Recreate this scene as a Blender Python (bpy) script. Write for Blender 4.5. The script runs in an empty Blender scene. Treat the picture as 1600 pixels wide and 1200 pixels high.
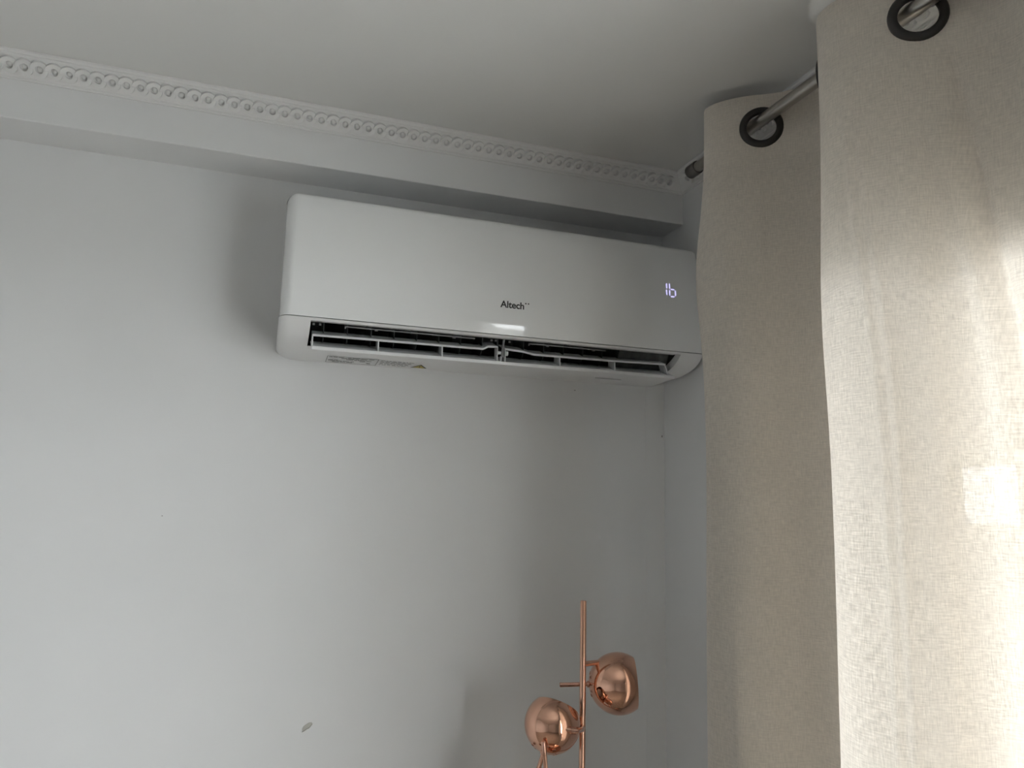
import bpy, bmesh, math, random
from mathutils import Vector, Matrix
from math import sin, cos, pi, sqrt, radians, exp

random.seed(7)
S = bpy.context.scene
C = S.collection
H = 1.75                      # eye height above the floor

# ------------------------------------------------------------------ camera
def make_camera():
    yaw, pitch, roll, F = radians(18.68), radians(8.36), radians(-1.35), 1136.0
    fwd = Vector((sin(yaw)*cos(pitch), cos(yaw)*cos(pitch), sin(pitch)))
    right = Vector((cos(yaw), -sin(yaw), 0))
    down = fwd.cross(right)
    c, s = cos(roll), sin(roll)
    r2 = c*right + s*down
    d2 = -s*right + c*down
    cam = bpy.data.cameras.new('camera')
    cam.sensor_fit = 'HORIZONTAL'
    cam.sensor_width = 36.0
    cam.lens = F/1600*36.0
    cam.clip_start = 0.02
    o = bpy.data.objects.new('camera', cam)
    C.objects.link(o)
    m = Matrix((r2, -d2, -fwd)).transposed().to_4x4()
    m.translation = (0, 0, H)
    o.matrix_world = m
    S.camera = o
make_camera()

# ------------------------------------------------------------------ world and light
W = bpy.data.worlds.new('overcast_sky')
S.world = W
W.use_nodes = True
bg = W.node_tree.nodes['Background']
bg.inputs[0].default_value = (0.93, 0.935, 0.975, 1)
bg.inputs[1].default_value = 6.0

def portal(loc, rot, sx, sy):
    l = bpy.data.lights.new('window_right_offscreen', 'AREA')
    l.shape = 'RECTANGLE'
    l.size, l.size_y = sx, sy
    l.cycles.is_portal = True
    o = bpy.data.objects.new('window_right_offscreen', l)
    o.location = loc
    o.rotation_euler = rot
    C.objects.link(o)

vs = S.view_settings
vs.view_transform = 'Standard'
vs.look = 'None'
vs.gamma = 1.0
vs.use_curve_mapping = False
vs.exposure = 2.0

# ------------------------------------------------------------------ dimensions
YB = 1.60                     # back wall
XR = 0.943                    # right wall
XL = -3.0                     # left wall
YF = -3.2                     # wall behind the camera
ZC = 0.778 + H                # ceiling
YBEAM = 1.497
ZBEAM = 0.661 + H
WT = 0.12                     # right wall thickness
WZ0, WZ1 = 0.70, 2.20
WIN1 = (-0.70, 0.98)                          # opening in the right wall, along y
portal((XR+WT+0.02, (WIN1[0]+WIN1[1])/2, (WZ0+WZ1)/2), (0, radians(90), 0), WZ1-WZ0, WIN1[1]-WIN1[0])

# ------------------------------------------------------------------ materials
def mat(name, col, rough=0.5, metal=0.0, spec=0.5, noise=None, bump=None, emit=None, coat=0.0):
    m = bpy.data.materials.new(name)
    m.use_nodes = True
    nt = m.node_tree
    b = nt.nodes['Principled BSDF']
    b.inputs['Base Color'].default_value = (*col, 1)
    b.inputs['Roughness'].default_value = rough
    b.inputs['Metallic'].default_value = metal
    b.inputs['Specular IOR Level'].default_value = spec
    b.inputs['Coat Weight'].default_value = coat
    if emit:
        b.inputs['Emission Color'].default_value = (*emit[0], 1)
        b.inputs['Emission Strength'].default_value = emit[1]
    tc = nt.nodes.new('ShaderNodeTexCoord')
    if noise:
        sc, amt, detail = noise
        n = nt.nodes.new('ShaderNodeTexNoise')
        n.inputs['Scale'].default_value = sc
        n.inputs['Detail'].default_value = detail
        nt.links.new(tc.outputs['Object'], n.inputs['Vector'])
        r = nt.nodes.new('ShaderNodeMapRange')
        r.inputs[1].default_value = 0.3
        r.inputs[2].default_value = 0.7
        r.inputs[3].default_value = 1-amt
        r.inputs[4].default_value = 1+amt
        nt.links.new(n.outputs[0], r.inputs[0])
        mx = nt.nodes.new('ShaderNodeVectorMath')
        mx.operation = 'SCALE'
        mx.inputs[0].default_value = col
        nt.links.new(r.outputs[0], mx.inputs['Scale'])
        nt.links.new(mx.outputs[0], b.inputs['Base Color'])
    if bump:
        sc, st, dist = bump
        n2 = nt.nodes.new('ShaderNodeTexNoise')
        n2.inputs['Scale'].default_value = sc
        n2.inputs['Detail'].default_value = 4
        nt.links.new(tc.outputs['Object'], n2.inputs['Vector'])
        bp = nt.nodes.new('ShaderNodeBump')
        bp.inputs['Strength'].default_value = st
        bp.inputs['Distance'].default_value = dist
        nt.links.new(n2.outputs[0], bp.inputs['Height'])
        nt.links.new(bp.outputs[0], b.inputs['Normal'])
    return m

M_WALL = mat('white_wall_paint', (0.80, 0.805, 0.81), 0.6, spec=0.25, noise=(2.2, 0.02, 3), bump=(7, 0.12, 0.012))
M_CEIL = mat('white_ceiling_paint', (0.80, 0.80, 0.79), 0.8, spec=0.2, noise=(1.5, 0.02, 3), bump=(5, 0.08, 0.012))
M_TRIM = mat('white_cornice_paint', (0.82, 0.82, 0.815), 0.6, spec=0.3)
M_FLOOR = mat('pale_oak_floor', (0.48, 0.42, 0.355), 0.4, noise=(9, 0.25, 6))
M_SKIRT = mat('white_skirting', (0.78, 0.78, 0.76), 0.4)
M_FRAME = mat('white_window_plastic', (0.80, 0.80, 0.80), 0.3)
M_AC = mat('white_gloss_plastic', (0.90, 0.91, 0.915), 0.07, spec=0.5, coat=0.0)
M_ACLOW = mat('white_satin_plastic', (0.86, 0.865, 0.87), 0.32)
M_ACEDGE = mat('pale_vane_plastic', (0.78, 0.79, 0.80), 0.3)
M_VANE = M_ACEDGE
M_ACDARK = mat('black_duct_plastic', (0.012, 0.013, 0.014), 0.5)
M_ACGREY = mat('dark_grey_duct_plastic', (0.10, 0.105, 0.105), 0.5, noise=(60, 0.25, 2))
M_FIN = mat('dark_fin_plastic', (0.06, 0.062, 0.066), 0.4)
M_ARM = mat('grey_lever_plastic', (0.22, 0.22, 0.225), 0.4)
M_INK = mat('black_ink', (0.02, 0.02, 0.022), 0.5)
M_GREYINK = mat('grey_ink', (0.22, 0.22, 0.22), 0.6)
M_YELLOW = mat('yellow_warning_ink', (0.55, 0.45, 0.12), 0.6)
M_LED = mat('lavender_led', (0.6, 0.6, 0.8), 0.4, emit=((0.60, 0.55, 1.0), 0.26))
M_COPPER = mat('polished_copper', (0.80, 0.47, 0.34), 0.07, metal=1.0)
M_COPPER2 = mat('satin_copper', (0.72, 0.42, 0.32), 0.22, metal=1.0)
M_BULB = mat('white_lamp_inside', (0.7, 0.66, 0.6), 0.5)
M_ROD = mat('brushed_steel', (0.42, 0.40, 0.37), 0.30, metal=1.0)
M_RODEND = mat('dark_steel_cap', (0.22, 0.21, 0.20), 0.35, metal=1.0)
M_RING = mat('dark_bronze_eyelet', (0.030, 0.027, 0.025), 0.35, spec=0.4)
M_CHIP = mat('bare_plaster', (0.56, 0.55, 0.51), 0.9)
M_MARK = mat('dark_scuff', (0.18, 0.17, 0.16), 0.9)
M_RENDER = mat('grey_outdoor_render', (0.55, 0.52, 0.47), 0.9, noise=(3, 0.1, 4))
M_GROUND = mat('grey_paving', (0.28, 0.28, 0.27), 0.9, noise=(2, 0.15, 4))

def fabric(name, col, trans, seethru, head_v):
    """linen: thread noise along both directions, partly see-through, double cloth at the head"""
    m = bpy.data.materials.new(name)
    m.use_nodes = True
    nt = m.node_tree
    nt.nodes.clear()
    N, L = nt.nodes.new, nt.links.new
    out = N('ShaderNodeOutputMaterial')
    uv = N('ShaderNodeUVMap')
    uv.uv_map = 'UVMap'
    def threads(su, sv):
        mp = N('ShaderNodeMapping')
        mp.inputs['Scale'].default_value = (su, sv, 1)
        L(uv.outputs[0], mp.inputs['Vector'])
        n = N('ShaderNodeTexNoise')
        n.inputs['Scale'].default_value = 1.0
        n.inputs['Detail'].default_value = 3.0
        n.inputs['Roughness'].default_value = 0.6
        L(mp.outputs[0], n.inputs['Vector'])
        return n.outputs[0]
    warp = threads(560, 60)
    weft = threads(65, 480)
    blot = threads(22, 16)
    def mth(op, a, b, clamp=False):
        k = N('ShaderNodeMath')
        k.operation = op
        k.use_clamp = clamp
        for i, v in enumerate((a, b)):
            if isinstance(v, (int, float)):
                k.inputs[i].default_value = v
            else:
                L(v, k.inputs[i])
        return k.outputs[0]
    thr = mth('ADD', mth('MULTIPLY', warp, 0.5), mth('MULTIPLY', weft, 0.5))      # about 0.5
    dev = mth('SUBTRACT', thr, 0.5)
    shade = mth('ADD', 1.0, mth('ADD', mth('MULTIPLY', dev, 0.55), mth('MULTIPLY', mth('SUBTRACT', blot, 0.5), 0.12)))
    sc = N('ShaderNodeVectorMath')
    sc.operation = 'SCALE'
    sc.inputs[0].default_value = col
    L(shade, sc.inputs['Scale'])
    dif = N('ShaderNodeBsdfDiffuse')
    dif.inputs['Roughness'].default_value = 0.8
    L(sc.outputs[0], dif.inputs['Color'])
    tr = N('ShaderNodeBsdfTranslucent')
    thin = mth('ADD', 1.0, mth('MULTIPLY', dev, 2.4))                              # thin spots let more light through
    sc2 = N('ShaderNodeVectorMath')
    sc2.operation = 'SCALE'
    sc2.inputs[0].default_value = col
    L(thin, sc2.inputs['Scale'])
    L(sc2.outputs[0], tr.inputs['Color'])
    bp = N('ShaderNodeBump')
    bp.inputs['Strength'].default_value = 0.25
    bp.inputs['Distance'].default_value = 0.0015
    L(thr, bp.inputs['Height'])
    L(bp.outputs[0], dif.inputs['Normal'])
    sep = N('ShaderNodeSeparateXYZ')
    L(uv.outputs[0], sep.inputs[0])
    head = mth('GREATER_THAN', sep.outputs['Y'], head_v)                          # doubled heading
    body = mth('SUBTRACT', 1.0, mth('MULTIPLY', head, 0.5))
    a = N('ShaderNodeMixShader')
    L(mth('MULTIPLY', body, trans), a.inputs[0])
    L(dif.outputs[0], a.inputs[1])
    L(tr.outputs[0], a.inputs[2])
    tp = N('ShaderNodeBsdfTransparent')
    b = N('ShaderNodeMixShader')
    see = mth('MULTIPLY', mth('ADD', seethru, mth('MULTIPLY', dev, seethru*3.0)), mth('SUBTRACT', 1.0, head), True)
    L(see, b.inputs[0])
    L(a.outputs[0], b.inputs[1])
    L(tp.outputs[0], b.inputs[2])
    L(b.outputs[0], out.inputs[0])
    return m

M_SHEER = fabric('white_sheer', (0.88, 0.87, 0.85), 0.62, 0.10, 99.0)
M_LINEN = fabric('beige_linen', (0.75, 0.70, 0.635), 0.165, 0.0125, 2.372)

def glass_mat():
    m = bpy.data.materials.new('window_glass')
    m.use_nodes = True
    nt = m.node_tree
    nt.nodes.clear()
    out = nt.nodes.new('ShaderNodeOutputMaterial')
    lw = nt.nodes.new('ShaderNodeLayerWeight')            # Schlick reflectance, the same from both sides of the pane
    lw.inputs[0].default_value = 0.5
    pw = nt.nodes.new('ShaderNodeMath')
    pw.operation = 'POWER'
    pw.inputs[1].default_value = 5.0
    nt.links.new(lw.outputs['Facing'], pw.inputs[0])
    fr = nt.nodes.new('ShaderNodeMath')
    fr.operation = 'MULTIPLY_ADD'
    fr.inputs[1].default_value = 0.96
    fr.inputs[2].default_value = 0.04
    nt.links.new(pw.outputs[0], fr.inputs[0])
    t = nt.nodes.new('ShaderNodeBsdfTransparent')
    t.inputs[0].default_value = (0.96, 0.98, 0.97, 1)
    g = nt.nodes.new('ShaderNodeBsdfGlossy')
    g.inputs['Roughness'].default_value = 0.02
    mx = nt.nodes.new('ShaderNodeMixShader')
    nt.links.new(fr.outputs[0], mx.inputs[0])
    nt.links.new(t.outputs[0], mx.inputs[1])
    nt.links.new(g.outputs[0], mx.inputs[2])
    nt.links.new(mx.outputs[0], out.inputs[0])
    return m
M_GLASS = glass_mat()

# ------------------------------------------------------------------ helpers
class MB:
    """collects world-space geometry for one mesh object"""
    def __init__(self):
        self.v, self.f, self.m = [], [], []
    def add(self, vs_, fs_, mi=0):
        o = len(self.v)
        self.v += [Vector(p) for p in vs_]
        self.f += [tuple(i+o for i in f) for f in fs_]
        self.m += [mi]*len(fs_)
        return self
    def box(self, x0, x1, y0, y1, z0, z1, mi=0):
        p = [(x, y, z) for z in (z0, z1) for y in (y0, y1) for x in (x0, x1)]
        return self.add(p, [(0, 2, 3, 1), (4, 5, 7, 6), (0, 1, 5, 4), (2, 6, 7, 3), (0, 4, 6, 2), (1, 3, 7, 5)], mi)
    def tube(self, pts, r, seg=12, caps=True, mi=0):
        pts = [Vector(p) for p in pts]
        rs = r if isinstance(r, (list, tuple)) else [r]*len(pts)
        vs_, n = [], len(pts)
        ref = None
        for i, p in enumerate(pts):
            t = (pts[min(i+1, n-1)] - pts[max(i-1, 0)])
            if t.length < 1e-9:
                t = pts[-1]-pts[0]
            t.normalize()
            if ref is None:
                ref = Vector((0, 0, 1)) if abs(t.z) < 0.9 else Vector((1, 0, 0))
            u = t.cross(ref).normalized()
            w = t.cross(u)
            for k in range(seg):
                a = 2*pi*k/seg
                vs_.append(p + (u*cos(a) + w*sin(a))*rs[i])
        fs_ = [(i*seg+k, i*seg+(k+1) % seg, (i+1)*seg+(k+1) % seg, (i+1)*seg+k) for i in range(n-1) for k in range(seg)]
        if caps:
            fs_ += [tuple(reversed(range(seg))), tuple((n-1)*seg+k for k in range(seg))]
        return self.add(vs_, fs_, mi)
    def lathe(self, prof, org, axis, seg=32, mi=0):
        """prof: (radius, height along axis)"""
        axis = Vector(axis).normalized()
        ref = Vector((0, 0, 1)) if abs(axis.z) < 0.9 else Vector((1, 0, 0))
        u = axis.cross(ref).normalized()
        w = axis.cross(u)
        org = Vector(org)
        vs_ = []
        for r, h in prof:
            for k in range(seg):
                a = 2*pi*k/seg
                vs_.append(org + axis*h + (u*cos(a)+w*sin(a))*max(r, 1e-5))
        fs_ = [(i*seg+k, i*seg+(k+1) % seg, (i+1)*seg+(k+1) % seg, (i+1)*seg+k) for i in range(len(prof)-1) for k in range(seg)]
        return self.add(vs_, fs_, mi)
    def prism(self, prof, x0, x1, mi=0):
        """prof (y,z) closed loop, extruded along x"""
        n = len(prof)
        vs_ = [(x0, y, z) for y, z in prof] + [(x1, y, z) for y, z in prof]
        fs_ = [(i, (i+1) % n, n+(i+1) % n, n+i) for i in range(n)] + [tuple(range(n)), tuple(n+i for i in reversed(range(n)))]
        return self.add(vs_, fs_, mi)
    def build(self, name, mats, parent=None, smooth=False, bevel=0, angle=40, uvs=None, fixn=True):
        org, q_ = Vector((0, 0, 0)), parent
        while q_:
            org += q_.matrix_basis.translation
            q_ = q_.parent
        me = bpy.data.meshes.new(name)
        me.from_pydata([p-org for p in self.v], [], self.f)
        if not isinstance(mats, (list, tuple)):
            mats = [mats]
        for m in mats:
            me.materials.append(m)
        for p, mi in zip(me.polygons, self.m):
            p.material_index = mi
        if uvs:
            l = me.uv_layers.new(name='UVMap')
            for lp in me.loops:
                l.data[lp.index].uv = uvs[lp.vertex_index]
        if fixn:
            bm = bmesh.new()
            bm.from_mesh(me)
            bmesh.ops.recalc_face_normals(bm, faces=bm.faces)
            bm.to_mesh(me)
            bm.free()
        if smooth:
            for p in me.polygons:
                p.use_smooth = True
            me.set_sharp_from_angle(angle=radians(angle))
        o = bpy.data.objects.new(name, me)
        C.objects.link(o)
        if parent:
            o.parent = parent
            o.matrix_basis = Matrix.Identity(4)
        if bevel:
            b = o.modifiers.new('bevel', 'BEVEL')
            b.width = bevel
            b.segments = 2
            b.limit_method = 'ANGLE'
        return o

def thing(name, label, cat, loc, group=None):
    o = bpy.data.objects.new(name, None)
    o.empty_display_size = 0.05
    o.location = loc
    C.objects.link(o)
    o.matrix_world = Matrix.Translation(loc)
    o['label'] = label
    o['category'] = cat
    if group:
        o['group'] = group
    return o

def tag(o, label, cat, group=None):
    o['label'] = label
    o['category'] = cat
    if group:
        o['group'] = group
    return o

def struct(o, label=None, cat=None):
    o['kind'] = 'structure'
    if label:
        o['label'] = label
    if cat:
        o['category'] = cat
    return o

def copy_at(src, parent, matrix):
    c = src.copy()
    C.objects.link(c)
    c.parent = parent
    c.matrix_basis = matrix
    return c

def catmull(pts, n):
    out = []
    P_ = [Vector(p) for p in pts]
    for i in range(len(P_)-1):
        p0, p1, p2, p3 = P_[max(i-1, 0)], P_[i], P_[i+1], P_[min(i+2, len(P_)-1)]
        for k in range(n):
            t = k/n
            out.append(0.5*((2*p1) + (p2-p0)*t + (2*p0-5*p1+4*p2-p3)*t*t + (3*p1-p0-3*p2+p3)*t**3))
    out.append(P_[-1])
    return out

def smoothstep(a, b, x):
    t = min(1, max(0, (x-a)/(b-a)))
    return t*t*(3-2*t)

# ------------------------------------------------------------------ room shell
def room():
    b = MB().box(XL-0.2, XR+WT, YF-WT, YB+0.25, -0.15, 0)
    struct(b.build('floor', M_FLOOR), 'pale oak floor of the room', 'floor')
    b = MB().box(XL-0.2, XR+WT, YF-WT, YB+0.25, ZC, ZC+0.2)
    struct(b.build('ceiling', M_CEIL), 'plain white painted ceiling above the cornice', 'ceiling')
    # back wall: flat, turning slightly forward in the last few centimetres before the corner
    b = MB().prism([(0, 0)]*0 or [(YB, 0), (YB+0.25, 0), (YB+0.25, ZC), (YB, ZC)], XL-0.2, 0.893)
    b.add([(0.893, YB, 0), (XR+0.02, YB-0.010, 0), (XR+0.02, YB+0.25, 0), (0.893, YB+0.25, 0),
           (0.893, YB, ZC), (XR+0.02, YB-0.010, ZC), (XR+0.02, YB+0.25, ZC), (0.893, YB+0.25, ZC)],
          [(0, 1, 5, 4), (1, 2, 6, 5), (2, 3, 7, 6), (3, 0, 4, 7), (0, 3, 2, 1), (4, 5, 6, 7)])
    back = struct(b.build('wall_back', M_WALL), 'white plastered wall behind the air conditioner', 'wall')
    b = MB()
    b.box(XR, XR+WT, WIN1[1], YB+0.25, 0, ZC)
    b.box(XR, XR+WT, YF-WT, WIN1[0], 0, ZC)
    b.box(XR, XR+WT, WIN1[0], WIN1[1], WZ1, ZC)
    b.box(XR, XR+WT, WIN1[0], WIN1[1], 0, WZ0)
    struct(b.build('wall_right', M_WALL), 'white plastered wall holding the curtained window', 'wall')
    struct(MB().box(XL-0.2, XL, YF-WT, YB, 0, ZC).build('wall_left', M_WALL), 'white side wall away from the window', 'wall')
    b = MB().box(XL, XR, YF-WT, YF, 0, ZC)
    struct(b.build('wall_front', M_WALL), 'white wall facing the air conditioner', 'wall')
    # boxed beam under the ceiling
    b = MB().box(XL, XR+0.01, YBEAM, YB+0.02, ZBEAM, ZC+0.01)
    struct(b.build('trim_2', M_WALL, bevel=0.002), 'boxed white beam running above the air conditioner', 'beam')
    struct(MB().prism([(YB, 0), (YB-0.014, 0), (YB-0.014, 0.075), (YB-0.008, 0.09), (YB, 0.09)], XL, XR).build('baseboard_back', M_SKIRT),
           'white skirting board along the back wall', 'baseboard')
    return back
WALL_BACK = room()

# ------------------------------------------------------------------ cornice with guilloche rings
PR = [(0, -0.041), (-0.0035, -0.041), (-0.0045, -0.0385), (-0.0065, -0.0385), (-0.0075, -0.0355), (-0.0095, -0.034),
      (-0.0335, -0.0105), (-0.0345, -0.0075), (-0.0375, -0.007), (-0.040, -0.004), (-0.040, 0.004), (0.006, 0.004), (0.006, -0.041)]
def ring_mesh():
    b = MB()
    seg = 22
    prof = [(0.0064, -0.002), (0.0068, 0.0066), (0.0146, 0.0072), (0.0158, -0.002)]
    vs_, fs_ = [], []
    for k in range(seg):
        a = 2*pi*k/seg
        for r, h in prof:
            x, y = r*cos(a), r*sin(a)
            vs_.append((x, y, h - 24.0*x*y))
    n = len(prof)
    for k in range(seg):
        for i in range(n-1):
            fs_.append((k*n+i, ((k+1) % seg)*n+i, ((k+1) % seg)*n+i+1, k*n+i+1))
    b.add(vs_, fs_)
    return b
def boss_mesh():
    return MB().lathe([(0.0056, -0.001), (0.0050, 0.0006), (0.0036, 0.0018), (0.0016, 0.0026), (0.0, 0.0028)], (0, 0, 0), (0, 0, 1), 12)

def cornice():
    ca = sqrt(0.5)
    back = struct(MB().prism([(YBEAM+y, ZC+z) for y, z in PR], XL, XR+0.004).build('trim_1', M_TRIM, smooth=True, angle=25),
                  'white ceiling cornice of interlaced rings along the beam', 'cornice')
    bm = MB().prism([(-y, ZC+z) for y, z in PR], YF, YBEAM+0.004)       # profile as (offset,z), swept along y
    bm.v = [Vector((XR - p.y, p.x, p.z)) for p in bm.v]
    side = struct(bm.build('trim_3', M_TRIM, smooth=True, angle=25), 'white ceiling cornice above the curtain rod', 'cornice')
    r0 = ring_mesh().build('ring', M_TRIM, back, smooth=True, angle=35)
    d0 = boss_mesh().build('boss', M_TRIM, back, smooth=True, angle=60)
    def frame(xa, za, pos):
        xa, za = Vector(xa), Vector(za)
        m = Matrix((xa, za.cross(xa), za)).transposed().to_4x4()
        m.translation = pos
        return m
    first = True
    y, z = YBEAM-0.0215, ZC-0.0223
    for i in range(-56, 39):
        x = -0.0305 + 0.02423*i
        if x > XR-0.028 or x < -1.25:
            continue
        m = frame((1, 0, 0), (0, -ca, -ca), (x, y, z))
        if first:
            r0.matrix_basis, d0.matrix_basis = m, m
            first = False
        else:
            copy_at(r0, back, m)
            copy_at(d0, back, m)
    for i in range(0, 34):
        yy = YBEAM - 0.062 - 0.02423*i
        m = frame((0, -1, 0), (-ca, 0, -ca), (XR-0.0215, yy, z))
        copy_at(r0, side, m)
        copy_at(d0, side, m)
cornice()

# ------------------------------------------------------------------ window and the world outside
def window(name, label, org, along, out, width, leaves):
    """frame, sashes, panes; along: unit vector of the opening, out: unit vector to the open air"""
    w = struct(thing(name, label, 'window', org))
    org, along, out = Vector(org), Vector(along), Vector(out)
    def bar(m, a0, a1, d0, d1, z0, z1):
        p = [org + along*a + out*d + Vector((0, 0, z)) for z in (z0, z1) for d in (d0, d1) for a in (a0, a1)]
        m.add(p, [(0, 2, 3, 1), (4, 5, 7, 6), (0, 1, 5, 4), (2, 6, 7, 3), (0, 4, 6, 2), (1, 3, 7, 5)])
    h, t, q = WZ1-WZ0, 0.055, 0.06
    f = MB()
    bar(f, 0, t, 0.010, 0.070, 0, h)
    bar(f, width-t, width, 0.010, 0.070, 0, h)
    bar(f, t, width-t, 0.010, 0.070, 0, t)
    bar(f, t, width-t, 0.010, 0.070, h-t, h)
    f.build('window_frame', M_FRAME, w, bevel=0.003)
    lw = (width-2*t)/leaves
    for k in range(leaves):
        a, c = t+lw*k, t+lw*(k+1)
        s_ = MB()
        bar(s_, a, a+q, 0.004, 0.060, t, h-t)
        bar(s_, c-q, c, 0.004, 0.060, t, h-t)
        bar(s_, a+q, c-q, 0.004, 0.060, t, t+q)
        bar(s_, a+q, c-q, 0.004, 0.060, h-t-q, h-t)
        so = s_.build('sash', M_FRAME, w, bevel=0.003)
        g = MB()
        bar(g, a+q-0.005, c-q+0.005, 0.030, 0.034, t+q-0.005, h-t-q+0.005)
        g.build('pane', M_GLASS, so)
    hd = MB()
    m_ = t+lw if leaves > 1 else width-t-q/2
    bar(hd, m_-0.012, m_+0.012, -0.020, 0.005, 0.70, 0.78)
    bar(hd, m_-0.010, m_+0.010, -0.030, -0.016, 0.61, 0.78)
    hd.build('handle', M_FRAME, w, bevel=0.003)
window('window_1', 'white framed window behind the beige curtain', (XR, WIN1[0], WZ0), (0, 1, 0), (1, 0, 0), WIN1[1]-WIN1[0], 2)

def outside():
    g = MB().box(-60, 60, -60, 60, -3.3, -3.0)
    struct(g.build('ground', M_GROUND), 'grey paved ground outside the window', 'ground')
    # added unseen wall: hides the sky except through a square opening
    X0, X1 = 3.50, 3.62
    hy0, hy1, hz0, hz1 = HOLE
    b = MB()
    ya, yb, za, zb = 1.3, 7.0, -3.0, 3.35
    b.box(X0, X1, ya, hy0, za, zb)
    b.box(X0, X1, hy1, yb, za, zb)
    b.box(X0, X1, hy0, hy1, za, hz0)
    b.box(X0, X1, hy0, hy1, hz1, zb)
    tag(b.build('added_mask_wall', M_RENDER), 'grey rendered wall added outside to mask the sky, with a square opening', 'wall')
def added_overhang():  # unseen slab over the window, added to cut the high sky light
    b = MB().box(XR+WT-0.005, 2.25, -3.3, 1.28, 2.48, 2.64)
    b.box(2.17, 2.25, -3.3, 1.28, 2.36, 2.48)
    tag(b.build('added_slab', M_RENDER), 'grey slab added out of view above the window to cut high sky light', 'added_overhang')
added_overhang()
HOLE = (2.60, 2.99, 1.635, 1.935)
outside()

# ------------------------------------------------------------------ curtain rod
XROD, ZROD = 0.84, 0.697 + H
def rod():
    t = thing('curtain_rod', 'brushed steel curtain rod with capped end under the ceiling', 'curtain rod', (XROD, 0.2, ZROD))
    MB().tube([(XROD, 1.275, ZROD), (XROD, -1.25, ZROD)], 0.0112, 24).build('tube', M_ROD, t, smooth=True)
    MB().lathe([(0, -0.0), (0.0132, 0.0), (0.0146, 0.0015), (0.0146, 0.029), (0.0138, 0.031), (0.0112, 0.031)], (XROD, 1.303, ZROD), (0, -1, 0), 24).build('end_cap', M_RODEND, t, smooth=True)
    MB().lathe([(0, -0.0), (0.0132, 0.0), (0.0146, 0.0015), (0.0146, 0.029), (0.0138, 0.031), (0.0112, 0.031)], (XROD, -1.27, ZROD), (0, 1, 0), 24).build('end_cap', M_RODEND, t, smooth=True)
    for y in (1.255, -1.20):
        b = MB().tube([(XR+0.002, y, ZROD), (XROD+0.008, y, ZROD)], 0.006, 12)
        b.lathe([(0, 0), (0.022, 0), (0.022, 0.005), (0, 0.006)], (XR+0.001, y, ZROD), (-1, 0, 0), 20)
        b.build('bracket', M_RODEND, t, smooth=True)
rod()

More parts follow.
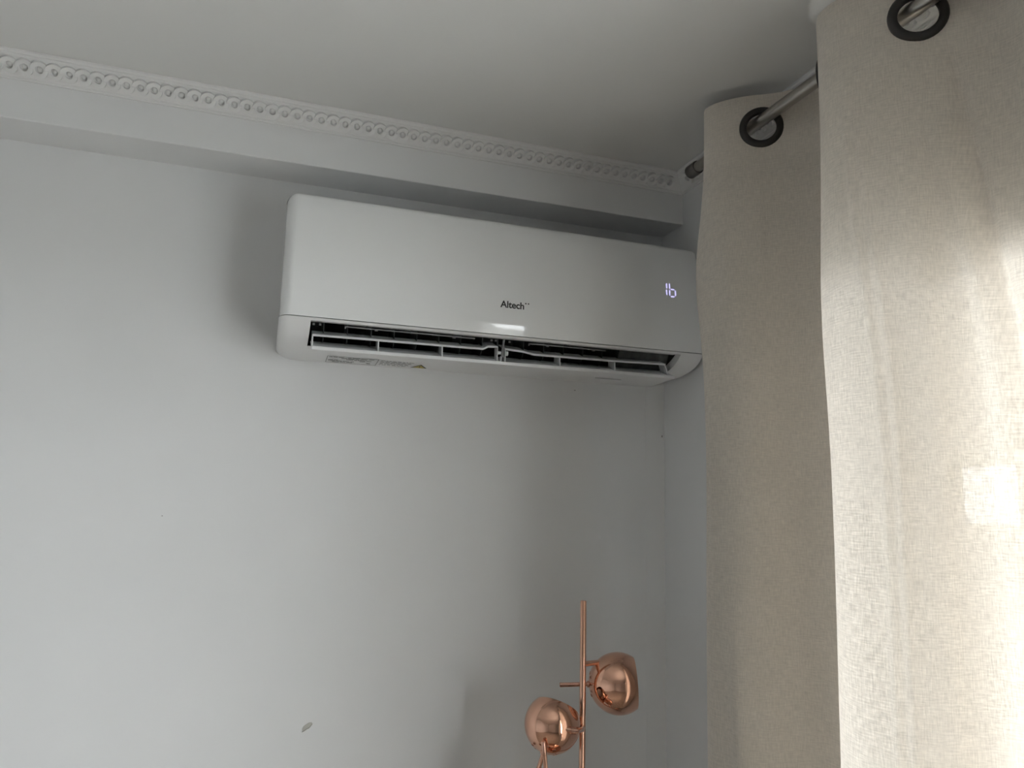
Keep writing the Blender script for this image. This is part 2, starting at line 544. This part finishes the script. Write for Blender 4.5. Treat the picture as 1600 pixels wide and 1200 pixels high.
# ------------------------------------------------------------------ curtains
SP = 0.1755                                 # eyelet spacing along the rod
def curtain(name, label, group, y_first, t0, t1, direction, main):
    """eyelet curtain: plan curve is a meander about the rod, t counts eyelets"""
    ztop, zbot = 0.750 + H, 0.015
    zg = 0.684 + H
    A = 0.066
    def plan(t, z):
        zr = z - H
        s = sin(pi*t)
        a = A*(1 + 0.10*smoothstep(0.4, -0.6, zr))
        x = XROD + a*(1 if s > 0 else -1)*abs(s)**0.86
        y = y_first - direction*SP*t
        # meander: folds swell at the extremes
        y += direction*0.014*sin(2*pi*t)*smoothstep(0.62, 0.2, zr)
        if main:
            lo = smoothstep(0.36, 0.02, zr)
            g15 = exp(-((t-1.45)/0.42)**2)
            y += (0.020 - 0.016*lo)*g15
            x -= 0.004*lo*g15
            y -= 0.006*exp(-((t+0.5)/0.4)**2)
            if t < -0.5:                                          # leading hem flares and falls back
                k = (-0.5-t)/0.4
                y += k*(-0.024 + 0.062*exp(-((zr-0.44)/0.16)**2))
                x += 0.010*k
            # pressed crease beside the fold and a slanting drag fold
            tc = 1.62 + 0.08*smoothstep(0.6, 0.0, zr)
            x -= (0.0050*exp(-((t-tc)/0.022)**2) + 0.0035*exp(-((t-tc-0.075)/0.022)**2))*smoothstep(0.66, 0.50, zr)
            td = 2.12 + 0.27*smoothstep(0.62, 0.12, zr)
            fade = smoothstep(0.68, 0.5, zr)*(1-0.6*smoothstep(0.3, -0.2, zr))
            x += (0.016*exp(-((t-td)/0.050)**2) - 0.007*exp(-((t-td+0.10)/0.060)**2))*fade
            # low soft wrinkles on the first panel
            x += 0.006*sin(9.0*t + 1.5*zr)*smoothstep(0.35, -0.3, zr)*exp(-((t+0.1)/0.5)**2)
            x += 0.004*sin(23*t+6*zr)*smoothstep(-0.1, -0.45, zr)*exp(-((t+0.35)/0.25)**2)
        # faint wrinkles everywhere
        x += 0.0012*sin(17*t + 5*zr + 1.3*sin(3*zr))*smoothstep(0.66, 0.3, zr)
        return Vector((x, y, z))
    # stations along the cloth at (nearly) equal arc length
    fine = [t0 + (t1-t0)*i/4000 for i in range(4001)]
    arc = [0.0]
    p = plan(fine[0], zg)
    for tt in fine[1:]:
        q = plan(tt, zg)
        arc.append(arc[-1] + (q-p).length)
        p = q
    n = int(arc[-1]/0.0042)
    ts, us, j = [], [], 0
    for i in range(n+1):
        a = arc[-1]*i/n
        while j < 3999 and arc[j+1] < a:
            j += 1
        ts.append(fine[j] + (fine[j+1]-fine[j])*(a-arc[j])/max(1e-9, arc[j+1]-arc[j]))
        us.append(a)
    eyes = [k for k in range(math.ceil(t0), math.floor(t1)+1)]
    eye_u = []
    for k in eyes:
        i = min(range(4001), key=lambda q_: abs(fine[q_]-k))
        eye_u.append(arc[i])
    zs = [ztop]
    while zs[-1] > zbot + 1e-6:
        step = 0.0042 if zs[-1] > ztop-0.125 else (0.012 if zs[-1] > 0.9 else 0.04)
        zs.append(max(zbot, zs[-1]-step))
    b = MB()
    uvs = []
    nu = len(ts)
    for z in zs:
        for i, tt in enumerate(ts):
            pz = plan(tt, z)
            b.v.append(pz)
            uvs.append((us[i], z))
    RH = 0.0335
    for r in range(len(zs)-1):
        zc = (zs[r]+zs[r+1])/2
        for i in range(nu-1):
            uc = (us[i]+us[i+1])/2
            if abs(zc-zg) < 0.04 and any((uc-e)**2 + (zc-zg)**2 < RH**2 for e in eye_u):
                continue
            b.f.append((r*nu+i, r*nu+i+1, (r+1)*nu+i+1, (r+1)*nu+i))
            b.m.append(0)
    root = thing(name, label, 'curtain', (XROD, plan((t0+t1)/2, zbot).y, zbot), group)
    b.build('cloth', M_LINEN, root, smooth=True, angle=180, uvs=uvs, fixn=False)
    for k in eyes:
        c = plan(k, zg)
        tan = plan(k+0.06, zg)-plan(k-0.06, zg)
        tan.z = 0
        tan.normalize()
        nrm = tan.cross(Vector((0, 0, 1)))
        g = MB()
        prof = [(0.0270, -0.0035), (0.0265, 0.0), (0.0270, 0.0035), (0.0285, 0.0050), (0.0330, 0.0058), (0.0375, 0.0046), (0.0398, 0.0022),
                (0.0398, -0.0022), (0.0375, -0.0046), (0.0330, -0.0058), (0.0285, -0.0050), (0.0270, -0.0035)]
        g.lathe(prof, c, nrm, 40)
        g.build('eyelet', M_RING, root, smooth=True, angle=60)
    return root
curtain('curtain', 'beige linen eyelet curtain hanging beside the air conditioner', None, 1.0635, -0.9, 3.06, 1, True)
curtain('curtain', 'beige linen eyelet curtain gathered at the far end of the window', None, -1.10, -0.4, 3.4, -0.45/0.45*0.55, False)

def sheer():  # unseen cloth behind the camera, added for its effect on the light
    t = thing('added_sheer_curtain', 'white sheer curtain added out of view along the wall facing the air conditioner', 'curtain', (0.2, YF+0.07, 0.02))
    b, uvs = MB(), []
    n, zs = 150, [0.02, 0.8, 1.6, 2.30]
    for zz in zs:
        for i in range(n+1):
            x = -0.62 + 1.50*i/n
            b.v.append(Vector((x, YF+0.07+0.018*sin(i*0.62)+0.006*sin(i*0.23+zz), zz)))
            uvs.append((x, zz))
    for r in range(len(zs)-1):
        for i in range(n):
            b.f.append((r*(n+1)+i, r*(n+1)+i+1, (r+1)*(n+1)+i+1, (r+1)*(n+1)+i))
            b.m.append(0)
    b.build('cloth', M_SHEER, t, smooth=True, angle=180, uvs=uvs, fixn=False)
    r_ = MB().tube([(-0.70, YF+0.07, 2.30), (0.90, YF+0.07, 2.30)], 0.010, 16)
    for x in (-0.66, 0.86):
        r_.tube([(x, YF-0.001, 2.30), (x, YF+0.07, 2.30)], 0.006, 10)
    r_.build('rail', M_FRAME, t, smooth=True)
sheer()

# ------------------------------------------------------------------ air conditioner
AX0, AX1 = 0.010, 0.936
def air_conditioner():
    root = thing('air_conditioner', 'white wall mounted split air conditioner with open black outlet', 'air conditioner', ((AX0+AX1)/2, YB, 0.266+H))
    z = lambda v: v + H
    def stations(r, extra=()):
        st = []
        for k in range(9):
            a = k/8
            st.append(AX0 + r*(1-cos(a*pi/2)))
            st.append(AX1 - r*(1-cos(a*pi/2)))
        st += list(extra)
        m = 24
        st += [AX0+r + (AX1-AX0-2*r)*k/m for k in range(1, m)]
        st = sorted(set(round(v, 5) for v in st))
        return st
    def endf(x, r):
        d = min(x-AX0, AX1-x)
        if d >= r:
            return 0.0
        q = 1-d/r
        return 1-sqrt(max(0, 1-q*q))
    # --- front panel: gently convex, rounded at the sides and the top corners
    prof = catmull([(1.3936, 0.3172, 0), (1.3922, 0.323, 0), (1.3905, 0.333, 0), (1.3891, 0.345, 0), (1.3879, 0.360, 0), (1.3874, 0.385, 0), (1.3905, 0.430, 0),
                    (1.3962, 0.480, 0), (1.4045, 0.530, 0), (1.4110, 0.552, 0), (1.4160, 0.5625, 0), (1.4250, 0.5685, 0), (1.440, 0.5705, 0)], 4)
    r = 0.021
    st = stations(r)
    b = MB()
    zb, zt = 0.3172, 0.5705
    npf = len(prof)
    for x in st:
        e = endf(x, r)
        for p_ in prof:
            drop = 0.020*e*((p_.y-zb)/(zt-zb))**3
            yy = p_.x + 0.030*e*(1 if p_.x < 1.43 else 0.3)
            b.v.append(Vector((x, min(yy, 1.452), z(p_.y-drop))))
    for i in range(len(st)-1):
        for k in range(npf-1):
            b.f.append((i*npf+k, (i+1)*npf+k, (i+1)*npf+k+1, i*npf+k+1))
            b.m.append(0)
    # side returns, bottom return and back edge
    for xi, i in ((AX0, 0), (AX1, len(st)-1)):
        o = len(b.v)
        for k in range(npf):
            q = b.v[i*npf+k]
            b.v.append(Vector((xi, 1.455, q.z)))
        for k in range(npf-1):
            b.f.append((i*npf+k, i*npf+k+1, o+k+1, o+k))
            b.m.append(0)
    o = len(b.v)
    for i in range(len(st)):
        q = b.v[i*npf]
        b.v.append(Vector((q.x, 1.44, q.z+0.002)))
    for i in range(len(st)-1):
        b.f.append((i*npf, (i+1)*npf, o+i+1, o+i))
        b.m.append(0)
    panel = b.build('front_panel', M_AC, root, smooth=True, angle=50)
    # --- rear housing
    h = MB().prism([(1.435, z(0.326)), (1.435, z(0.553)), (1.450, z(0.5655)), (1.595, z(0.5655)), (1.602, z(0.560)), (1.602, z(0.30)), (1.54, z(0.372)), (1.47, z(0.372)), (1.452, z(0.326))], AX0+0.003, AX1-0.003)
    h.build('rear_housing', M_ACLOW, root, bevel=0.004)
    MB().box(AX0+0.06, AX1-0.06, 1.592, 1.6012, z(0.30), z(0.55)).build('mounting_plate', M_ACGREY, root)
    # --- lower casing with the outlet cut out
    SX0, SX1 = 0.0675, 0.8700
    DX0, DX1 = 0.728, 0.797                     # drain slot, an opening in the casing
    low = [(1.4300, 0.3155), (1.3928, 0.3155), (1.3922, 0.3150), (1.3968, 0.3108), (1.4040, 0.3040), (1.4130, 0.2975), (1.4260, 0.2905), (1.4450, 0.2830), (1.4650, 0.2775),
           (1.4900, 0.2720), (1.5100, 0.2705), (1.5300, 0.2695), (1.5410, 0.26885), (1.5470, 0.26848), (1.5550, 0.2680), (1.5800, 0.2665), (1.6015, 0.2655)]
    r = 0.045
    st = stations(0.020, (AX0+0.024, AX0+0.030, AX0+0.037, AX0+0.045, AX1-0.024, AX1-0.030, AX1-0.037, AX1-0.045, SX0, SX1, DX0, DX1))
    b = MB()
    nl = len(low)
    for x in st:
        e1 = endf(x, 0.020)
        e2 = endf(x, r)
        for y_, z_ in low:
            w = smoothstep(1.40, 1.58, y_)
            yy = y_ + 0.026*e1*(1-w)*(1 if y_ < 1.428 or z_ < 0.31 else 0)
            zz = z_ + (0.022*e2)*w + 0.004*e2*(1-w)*(0.3155-z_)/0.05
            b.v.append(Vector((x, min(yy, 1.6015), z(zz))))
    def opening(x0, x1, k):
        return (x0 >= SX0-1e-6 and x1 <= SX1+1e-6 and 3 <= k < 9) or (x0 >= DX0-1e-6 and x1 <= DX1+1e-6 and k == 12)
    for i in range(len(st)-1):
        for k in range(nl-1):
            if opening(st[i], st[i+1], k):
                continue
            b.f.append((i*nl+k, (i+1)*nl+k, (i+1)*nl+k+1, i*nl+k+1))
            b.m.append(0)
    # end cheeks back to the wall
    for i in (0, len(st)-1):
        o = len(b.v)
        xi = st[i]
        for k in range(nl):
            q = b.v[i*nl+k]
            b.v.append(Vector((xi, max(q.y, 1.595), max(q.z, z(0.30)) if k else q.z)))
        for k in range(nl-1):
            b.f.append((i*nl+k, i*nl+k+1, o+k+1, o+k))
            b.m.append(0)
    # lips turned into the outlet
    o = len(b.v)
    cut = low[3:10]
    for xs in (SX0, SX1):
        o = len(b.v)
        for y_, z_ in cut:
            b.v.append(Vector((xs, y_, z(z_))))
        for y_, z_ in cut:
            b.v.append(Vector((xs, y_+0.012, z(z_+0.014))))
        m = len(cut)
        for k in range(m-1):
            b.f.append((o+k, o+k+1, o+m+k+1, o+m+k))
            b.m.append(0)
    o = len(b.v)
    for xs in (SX0, SX1):
        b.v += [Vector((xs, 1.3962, z(0.3108))), Vector((xs, 1.412, z(0.3150))), Vector((xs, 1.49, z(0.272))), Vector((xs, 1.487, z(0.278)))]
    b.f += [(o, o+1, o+5, o+4), (o+2, o+3, o+7, o+6)]
    b.m += [0, 0]
    casing = b.build('lower_casing', M_ACLOW, root, smooth=True, angle=30)
    # --- outlet duct
    d = MB()
    sec = [(1.405, 0.3128), (1.452, 0.334), (1.50, 0.352), (1.535, 0.345), (1.550, 0.318), (1.540, 0.290), (1.490, 0.2735)]
    m = len(sec)
    d.add([(SX0, y_, z(z_)) for y_, z_ in sec] + [(SX1, y_, z(z_)) for y_, z_ in sec], [(k, k+1, m+k+1, m+k) for k in range(m-1)])
    d.add([(SX0-0.0005, y_, z(z_)) for y_, z_ in sec], [tuple(range(m))])
    d.add([(SX1+0.0005, y_, z(z_)) for y_, z_ in sec], [tuple(range(m))])
    duct = d.build('air_duct', M_ACDARK, root)
    MB().prism([(1.440, z(0.3265)), (1.455, z(0.300)), (1.490, z(0.2755)), (1.535, z(0.29)), (1.535, z(0.345)), (1.50, z(0.350))], 0.742, SX1-0.002).build('inner_cover', M_ACGREY, root)
    # --- upright guide fins inside the duct
    fin0 = None
    for k in range(14):
        x = 0.0955 + 0.0464*k
        if 0.435 < x < 0.475:
            continue
        if fin0 is None:
            f = MB()
            side = [(1.452, 0.330), (1.444, 0.316), (1.446, 0.300), (1.452, 0.285), (1.50, 0.278), (1.53, 0.30), (1.51, 0.345)]
            n_ = len(side)
            f.add([(x-0.0006, y_, z(z_)) for y_, z_ in side] + [(x+0.0006, y_, z(z_)) for y_, z_ in side],
                  [tuple(range(n_)), tuple(reversed(range(n_, 2*n_)))] + [(i, (i+1) % n_, n_+(i+1) % n_, n_+i) for i in range(n_)])
            fin0 = f.build('guide_fin', M_FIN, root)
            x00 = x
        else:
            if x > 0.735:
                continue
            copy_at(fin0, root, Matrix.Translation((x-x00, 0, 0)))
    # --- swing louver: wide lower blade, narrow upper blade, ribs between
    fl = MB()
    bl = [(1.4235, 0.2600), (1.4225, 0.2655), (1.4300, 0.2690), (1.470, 0.2840), (1.497, 0.2900), (1.498, 0.2880), (1.470, 0.2795), (1.432, 0.2625)]
    fl.prism([(y_, z(z_)) for y_, z_ in bl], 0.0735, 0.8690)
    louver = fl.build('louver', M_VANE, root, smooth=True, angle=30)
    MB().prism([(1.4222, z(0.2595)), (1.4212, z(0.2662)), (1.4242, z(0.2672)), (1.4250, z(0.2605))], 0.0735, 0.8690).build('front_edge', M_ACEDGE, louver, bevel=0.0006)
    def blade(path):
        u = MB()
        n_ = len(path)
        for x, zz in path:
            u.v += [Vector((x, 1.4285, z(zz-0.0017))), Vector((x, 1.4285, z(zz+0.0017))), Vector((x, 1.468, z(zz+0.0170))), Vector((x, 1.468, z(zz+0.0150)))]
        for i in range(n_-1):
            for k in range(4):
                u.f.append((i*4+k, i*4+(k+1) % 4, (i+1)*4+(k+1) % 4, (i+1)*4+k))
                u.m.append(0)
        u.f += [(3, 2, 1, 0), tuple((n_-1)*4+k for k in range(4))]
        u.m += [0, 0]
        ub = u.build('upper_blade', M_VANE, louver)
        e = MB()
        for x, zz in path:
            e.v += [Vector((x, 1.4270, z(zz-0.0019))), Vector((x, 1.4270, z(zz+0.0019))), Vector((x, 1.4292, z(zz+0.0022))), Vector((x, 1.4292, z(zz-0.0019)))]
        for i in range(n_-1):
            for k in range(4):
                e.f.append((i*4+k, i*4+(k+1) % 4, (i+1)*4+(k+1) % 4, (i+1)*4+k))
                e.m.append(0)
        e.f += [(3, 2, 1, 0), tuple((n_-1)*4+k for k in range(4))]
        e.m += [0, 0]
        e.build('blade_edge', M_ACEDGE, louver)
    blade([(0.0737, 0.2888), (0.2006, 0.2896), (0.4169, 0.2905), (0.4293, 0.2968), (0.4489, 0.2975)])
    blade([(0.4632, 0.2945), (0.5062, 0.2921), (0.5309, 0.2878), (0.7232, 0.2892), (0.8491, 0.2915)])
    for x, xb in ((0.0745, 0.0745), (0.2012, 0.2012), (0.3309, 0.3309), (0.5905, 0.5905), (0.7220, 0.7220), (0.8485, 0.8560)):
        rb = MB()
        w = 0.0011
        rb.add([(xb-w, 1.4262, z(0.2640)), (xb+w, 1.4262, z(0.2640)), (x+w, 1.4290, z(0.2900)), (x-w, 1.4290, z(0.2900)),
                (xb-w, 1.4600, z(0.2790)), (xb+w, 1.4600, z(0.2790)), (x+w, 1.4600, z(0.3040)), (x-w, 1.4600, z(0.3040))],
               [(0, 1, 2, 3), (7, 6, 5, 4), (0, 4, 5, 1), (3, 2, 6, 7), (0, 3, 7, 4), (1, 5, 6, 2)], 0)
        rb.f and rb.build('rib', [M_ACEDGE, M_VANE], louver)
    # --- drive lever and its pivots at the middle
    a = MB().tube([(0.4655, 1.432, z(0.330)), (0.4615, 1.428, z(0.305)), (0.4590, 1.424, z(0.284)), (0.4590, 1.4235, z(0.276))], [0.0022, 0.0026, 0.0034, 0.0030], 10)
    lev = a.build('lever', M_ARM, root, smooth=True)
    MB().tube([(0.4525, 1.440, z(0.322)), (0.4500, 1.432, z(0.300)), (0.4505, 1.428, z(0.282))], [0.0016, 0.0022, 0.0026], 10).build('link', M_FIN, lev, smooth=True)
    MB().tube([(0.4485, 1.4235, z(0.2845)), (0.4545, 1.4235, z(0.2845))], 0.0036, 14).tube([(0.4655, 1.425, z(0.2845)), (0.4705, 1.425, z(0.2845))], 0.0052, 16).build('pivot', M_ACEDGE, lev, smooth=True)
    MB().box(0.4545, 0.4563, 1.4225, 1.444, z(0.264), z(0.2775)).box(0.4640, 0.4655, 1.4225, 1.446, z(0.264), z(0.2950)).box(0.4478, 0.4492, 1.426, 1.446, z(0.268), z(0.2975)).build('pivot_post', M_ACEDGE, lev)
    # --- thin bars and stubs under the top lip
    for x0, x1 in ((0.1325, 0.394), (0.5115, 0.690)):
        br = MB().box(x0, x1, 1.409, 1.4115, z(0.3060), z(0.3082)).box(x0, x0+0.0018, 1.409, 1.412, z(0.3030), z(0.3082))
        bo = br.build('upper_bar', M_ARM, root)
        for q in range(2):
            xs = x0 + (x1-x0)*(0.22+0.6*q)
            MB().box(xs, xs+0.006, 1.408, 1.412, z(0.3036), z(0.3062)).build('clip', M_ARM, bo)
    for xs in (0.072, 0.084, 0.428, 0.4375, 0.4545, 0.4675):
        MB().box(xs, xs+0.004, 1.409, 1.412, z(0.3050), z(0.3085)).build('clip', M_ARM, root)
    # --- printed labels under the casing
    def under(x0, x1, y0, y1, bld):
        f = lambda y_: 0.2694 - (y_-1.53)*0.0635 - 0.0006
        bld.add([(x0, y0, z(f(y0))), (x1, y0, z(f(y0))), (x1, y1, z(f(y1))), (x0, y1, z(f(y1)))], [(0, 1, 2, 3)])
    lb = MB()
    xa, xb_, ya, yb = 0.1120, 0.2190, 1.530, 1.588
    under(xa, xa+0.0012, ya, yb, lb)
    under(xb_-0.0012, xb_, ya, yb, lb)
    under(xa, xb_, ya, ya+0.002, lb)
    under(xa, xb_, yb-0.002, yb, lb)
    random.seed(3)
    for row in range(6):
        yy = ya+0.006+row*0.0082
        x = xa+0.004
        while x < xb_-0.012:
            w = random.uniform(0.004, 0.016)
            if random.random() < 0.72:
                under(x, min(x+w, xb_-0.004), yy, yy+0.0042, lb)
            x += w+0.002
    lb.build('rating_label', M_GREYINK, root, fixn=False)
    lb = MB()
    for row in range(6):
        yy = ya+0.006+row*0.0078
        x = 0.2245
        while x < 0.286:
            w = random.uniform(0.003, 0.012)
            under(x, x+w, yy, yy+0.0026, lb)
            x += w+0.003
    lb.build('caution_label', M_GREYINK, root, fixn=False)
    f = lambda y_: 0.2694 - (y_-1.53)*0.0635
    tri = lambda s, cx, cy, dz: [(cx-s, cy+s*0.62, z(f(cy+s*0.62)-dz)), (cx+s, cy+s*0.62, z(f(cy+s*0.62)-dz)), (cx, cy-s*1.1, z(f(cy-s*1.1)-dz))]
    w1 = MB()
    w1.add(tri(0.0190, 0.3130, 1.568, 0.0006), [(0, 1, 2)], 0)
    w1.add(tri(0.0145, 0.3130, 1.569, 0.0009), [(0, 1, 2)], 1)
    w1.add([(0.3120, 1.558, z(f(1.558)-0.0012)), (0.3140, 1.558, z(f(1.558)-0.0012)), (0.3140, 1.572, z(f(1.572)-0.0012)), (0.3120, 1.572, z(f(1.572)-0.0012))], [(0, 1, 2, 3)], 0)
    w1.build('warning_triangle', [M_INK, M_YELLOW], root, fixn=False)
    # --- lettering and the lit digits on the panel
    def ysurf(zz):
        for i in range(npf-1):
            if prof[i].y <= zz <= prof[i+1].y:
                k = (zz-prof[i].y)/(prof[i+1].y-prof[i].y)
                return prof[i].x + (prof[i+1].x-prof[i].x)*k
        return 1.39
    cu = bpy.data.curves.new('lettering', 'FONT')
    cu.body = 'Altech'
    cu.size = 0.0185
    cu.space_character = 0.98
    cu.offset = 0.00042
    to = bpy.data.objects.new('lettering', cu)
    C.objects.link(to)
    dg = bpy.context.evaluated_depsgraph_get()
    me = bpy.data.meshes.new_from_object(to.evaluated_get(dg))
    bpy.data.objects.remove(to)
    xs = [v.co.x for v in me.vertices]
    k = (0.4915-0.4396)/(max(xs)-min(xs))
    x0 = min(xs)
    b = MB()
    def onpanel(x, zz, lift=0.0004):
        return Vector((x, ysurf(zz)-lift, z(zz)))
    vv = [onpanel(0.4396+(v.co.x-x0)*k, 0.3733+v.co.y*k) for v in me.vertices]
    b.add(vv, [tuple(p.vertices) for p in me.polygons])
    for cx in (0.4952, 0.5012):
        c = [onpanel(cx+0.0016*cos(2*pi*q/14), 0.3860+0.0016*sin(2*pi*q/14)) for q in range(14)]
        b.add(c, [tuple(range(14))])
    b.build('lettering', M_INK, panel, fixn=False)
    # digits 1 and 6, seven segment
    g = MB()
    def seg(xa_, za_, xb2, zb2, w=0.00135):
        d_ = Vector((xb2-xa_, zb2-za_))
        d_.normalize()
        n_ = Vector((-d_.y, d_.x))*w
        e_ = d_*w*0.8
        pts = [(xa_, za_), (xa_+e_.x+n_.x, za_+e_.y+n_.y), (xb2-e_.x+n_.x, zb2-e_.y+n_.y), (xb2, zb2), (xb2-e_.x-n_.x, zb2-e_.y-n_.y), (xa_+e_.x-n_.x, za_+e_.y-n_.y)]
        g.add([onpanel(px_, pz_, 0.0005) for px_, pz_ in pts], [tuple(range(6))])
    seg(0.8336, 0.4715, 0.8333, 0.4590); seg(0.8328, 0.4562, 0.8324, 0.4430)
    seg(0.8412, 0.4715, 0.8409, 0.4590); seg(0.8404, 0.4562, 0.8400, 0.4425)
    seg(0.8428, 0.4578, 0.8530, 0.4580); seg(0.8422, 0.4408, 0.8526, 0.4410); seg(0.8552, 0.4562, 0.8548, 0.4428)
    dgo = g.build('display_digits', M_LED, panel, fixn=False)
    dgo['label'] = 'lit lavender digits reading 16'
    return root
air_conditioner()

# ------------------------------------------------------------------ copper floor lamp
def lamp():
    X, Y = 0.629, 1.38
    root = thing('floor_lamp', 'polished copper floor lamp with globe shades on a slim pole', 'lamp', (X, Y, 0))
    MB().tube([(X, Y, 0.02), (X, Y, 1.5335), (X, Y, 1.5352)], [0.0062, 0.0062, 0.0053], 20).build('pole', M_COPPER, root, smooth=True)
    MB().lathe([(0, 0), (0.125, 0), (0.127, 0.004), (0.125, 0.016), (0.118, 0.02), (0.0, 0.022)], (X, Y, 0), (0, 0, 1), 48).build('base', M_COPPER2, root, smooth=True)
    def globe(c, axis, rad, open_a, handle_len, hole_deg):
        """axis points out of the open side; the handle leaves the closed end"""
        c, axis = Vector(c), Vector(axis).normalized()
        prof = []
        n = 26
        th = 0.0016
        for k in range(n+1):
            a = pi - (pi-open_a)*k/n
            prof.append((rad*sin(a), rad*cos(a)))
        for k in range(n+1):
            a = open_a + (pi-open_a)*k/n
            prof.append(((rad-th)*sin(a), (rad-th)*cos(a)))
        seg, step = 40, (pi-open_a)/n
        ih = round(radians(hole_deg)/step-0.5)                 # ring of faces left out: real vent holes through the shell
        hole_a = (ih+0.5)*step
        g = MB().lathe(prof, c, axis, seg)
        cut = {i*seg+4*j+2 for i in (ih, n+1+n-1-ih) for j in range(10)}
        g.f = [f_ for q_, f_ in enumerate(g.f) if q_ not in cut]
        g.m = [0]*len(g.f)
        s = g.build('globe_shade', M_COPPER, root, smooth=True, angle=60)
        MB().lathe([(0, -0.028), (0.014, -0.028), (0.016, -0.005), (0.024, 0.012), (0.026, 0.026), (0.018, 0.038), (0, 0.042)], c - axis*0.006, axis, 24).build('bulb', M_BULB, s, smooth=True)
        ref = Vector((0, 0, 1)) if abs(axis.z) < 0.9 else Vector((1, 0, 0))
        u = axis.cross(ref).normalized()
        w = axis.cross(u)
        for k in range(10):
            a = 2*pi*(4*k+2.5)/40
            d = (-axis*cos(hole_a) + (u*cos(a)+w*sin(a))*sin(hole_a)).normalized()
            MB().lathe([(0.0023, -0.0008), (0.0023, 0.0005), (0.0034, 0.0005), (0.0037, -0.0004)], c + d*rad, d, 14).build('vent_hole', M_COPPER, s, smooth=True)
        e = c - axis*rad
        hd = MB().lathe([(0, -0.004), (0.0064, -0.003), (0.0064, 0.003), (0.0040, 0.004), (0.0044, handle_len*0.62), (0.0039, handle_len*0.622), (0.0039, handle_len*0.626), (0.0044, handle_len*0.628), (0.0046, handle_len-0.001), (0.0038, handle_len), (0, handle_len)], e, -axis, 16)
        hd.build('handle', M_COPPER2, s, smooth=True)
        return s
    z = H
    R_ = 0.0595
    c1 = Vector((0.7068, 1.380, z-0.3778))
    globe(c1, (0.93, -0.36, 0.06), R_, radians(55), 0.058, 24)
    MB().tube([(X, Y, z-0.3368), (0.664, Y+0.008, z-0.3375), (0.688, Y+0.016, z-0.343)], 0.0052, 14).build('arm', M_COPPER, root, smooth=True)
    c2 = Vector((0.5633, 1.375, z-0.4429))
    globe(c2, (0.47, 0.377, 0.80), 0.0540, radians(54), 0.060, 26)
    MB().tube([(X, Y-0.002, z-0.4555), (0.612, 1.345, z-0.4480), (0.590, 1.318, z-0.4410), (0.570, 1.326, z-0.4385)], 0.0048, 14).build('arm', M_COPPER, root, smooth=True)
    MB().lathe([(0, 0), (0.0064, 0.0005), (0.0064, 0.010), (0, 0.0105)], (0.5880, 1.3170, z-0.4408), (-0.80, 0.30, 0.10), 16).build('knuckle', M_COPPER2, root, smooth=True)
    c3 = Vector((0.5420, 1.330, z-0.580))
    globe(c3, (0.12, 0.0, -1.0), R_, radians(52), 0.064, 24)
    MB().tube([(X, Y, z-0.578), (0.590, 1.358, z-0.578)], 0.0042, 14).build('arm', M_COPPER, root, smooth=True)
lamp()

# ------------------------------------------------------------------ small marks on the back wall
def marks():
    def patch(name, pts, m, lift):
        n = len(pts)
        b = MB()
        b.add([(x, YB+0.001, H+zz) for x, zz in pts] + [(x, YB-lift, H+zz) for x, zz in pts],
              [tuple(range(n, 2*n))] + [(i, (i+1) % n, n+(i+1) % n, n+i) for i in range(n)])
        b.build(name, m, WALL_BACK)
    patch('paint_chip', [(0.1120, -0.4892), (0.1125, -0.4835), (0.1150, -0.4790), (0.1200, -0.4755), (0.1250, -0.4728), (0.1295, -0.4728), (0.1312, -0.4755), (0.1280, -0.4795), (0.1245, -0.4832), (0.1210, -0.4842), (0.1160, -0.4872)], M_CHIP, 0.0014)
    patch('chip_edge', [(0.1118, -0.4896), (0.1160, -0.4880), (0.1212, -0.4849), (0.1248, -0.4838), (0.1284, -0.4800), (0.1316, -0.4757), (0.1306, -0.4730), (0.1309, -0.4757), (0.1280, -0.4793), (0.1245, -0.4830), (0.1210, -0.4841), (0.1160, -0.4872)], M_CHIP, 0.0035)
    patch('scuff', [(0.6985, 0.2440), (0.7005, 0.2448), (0.7045, 0.2440), (0.7020, 0.2430)], M_MARK, 0.0006)
    patch('scuff', [(0.9355, 0.1405), (0.9368, 0.1405), (0.9370, 0.1455), (0.9358, 0.1455)], M_MARK, 0.0075)
    patch('scuff', [(-0.1815, -0.0652), (-0.1795, -0.0656), (-0.1793, -0.0642), (-0.1812, -0.0640)], M_MARK, 0.0005)
marks()
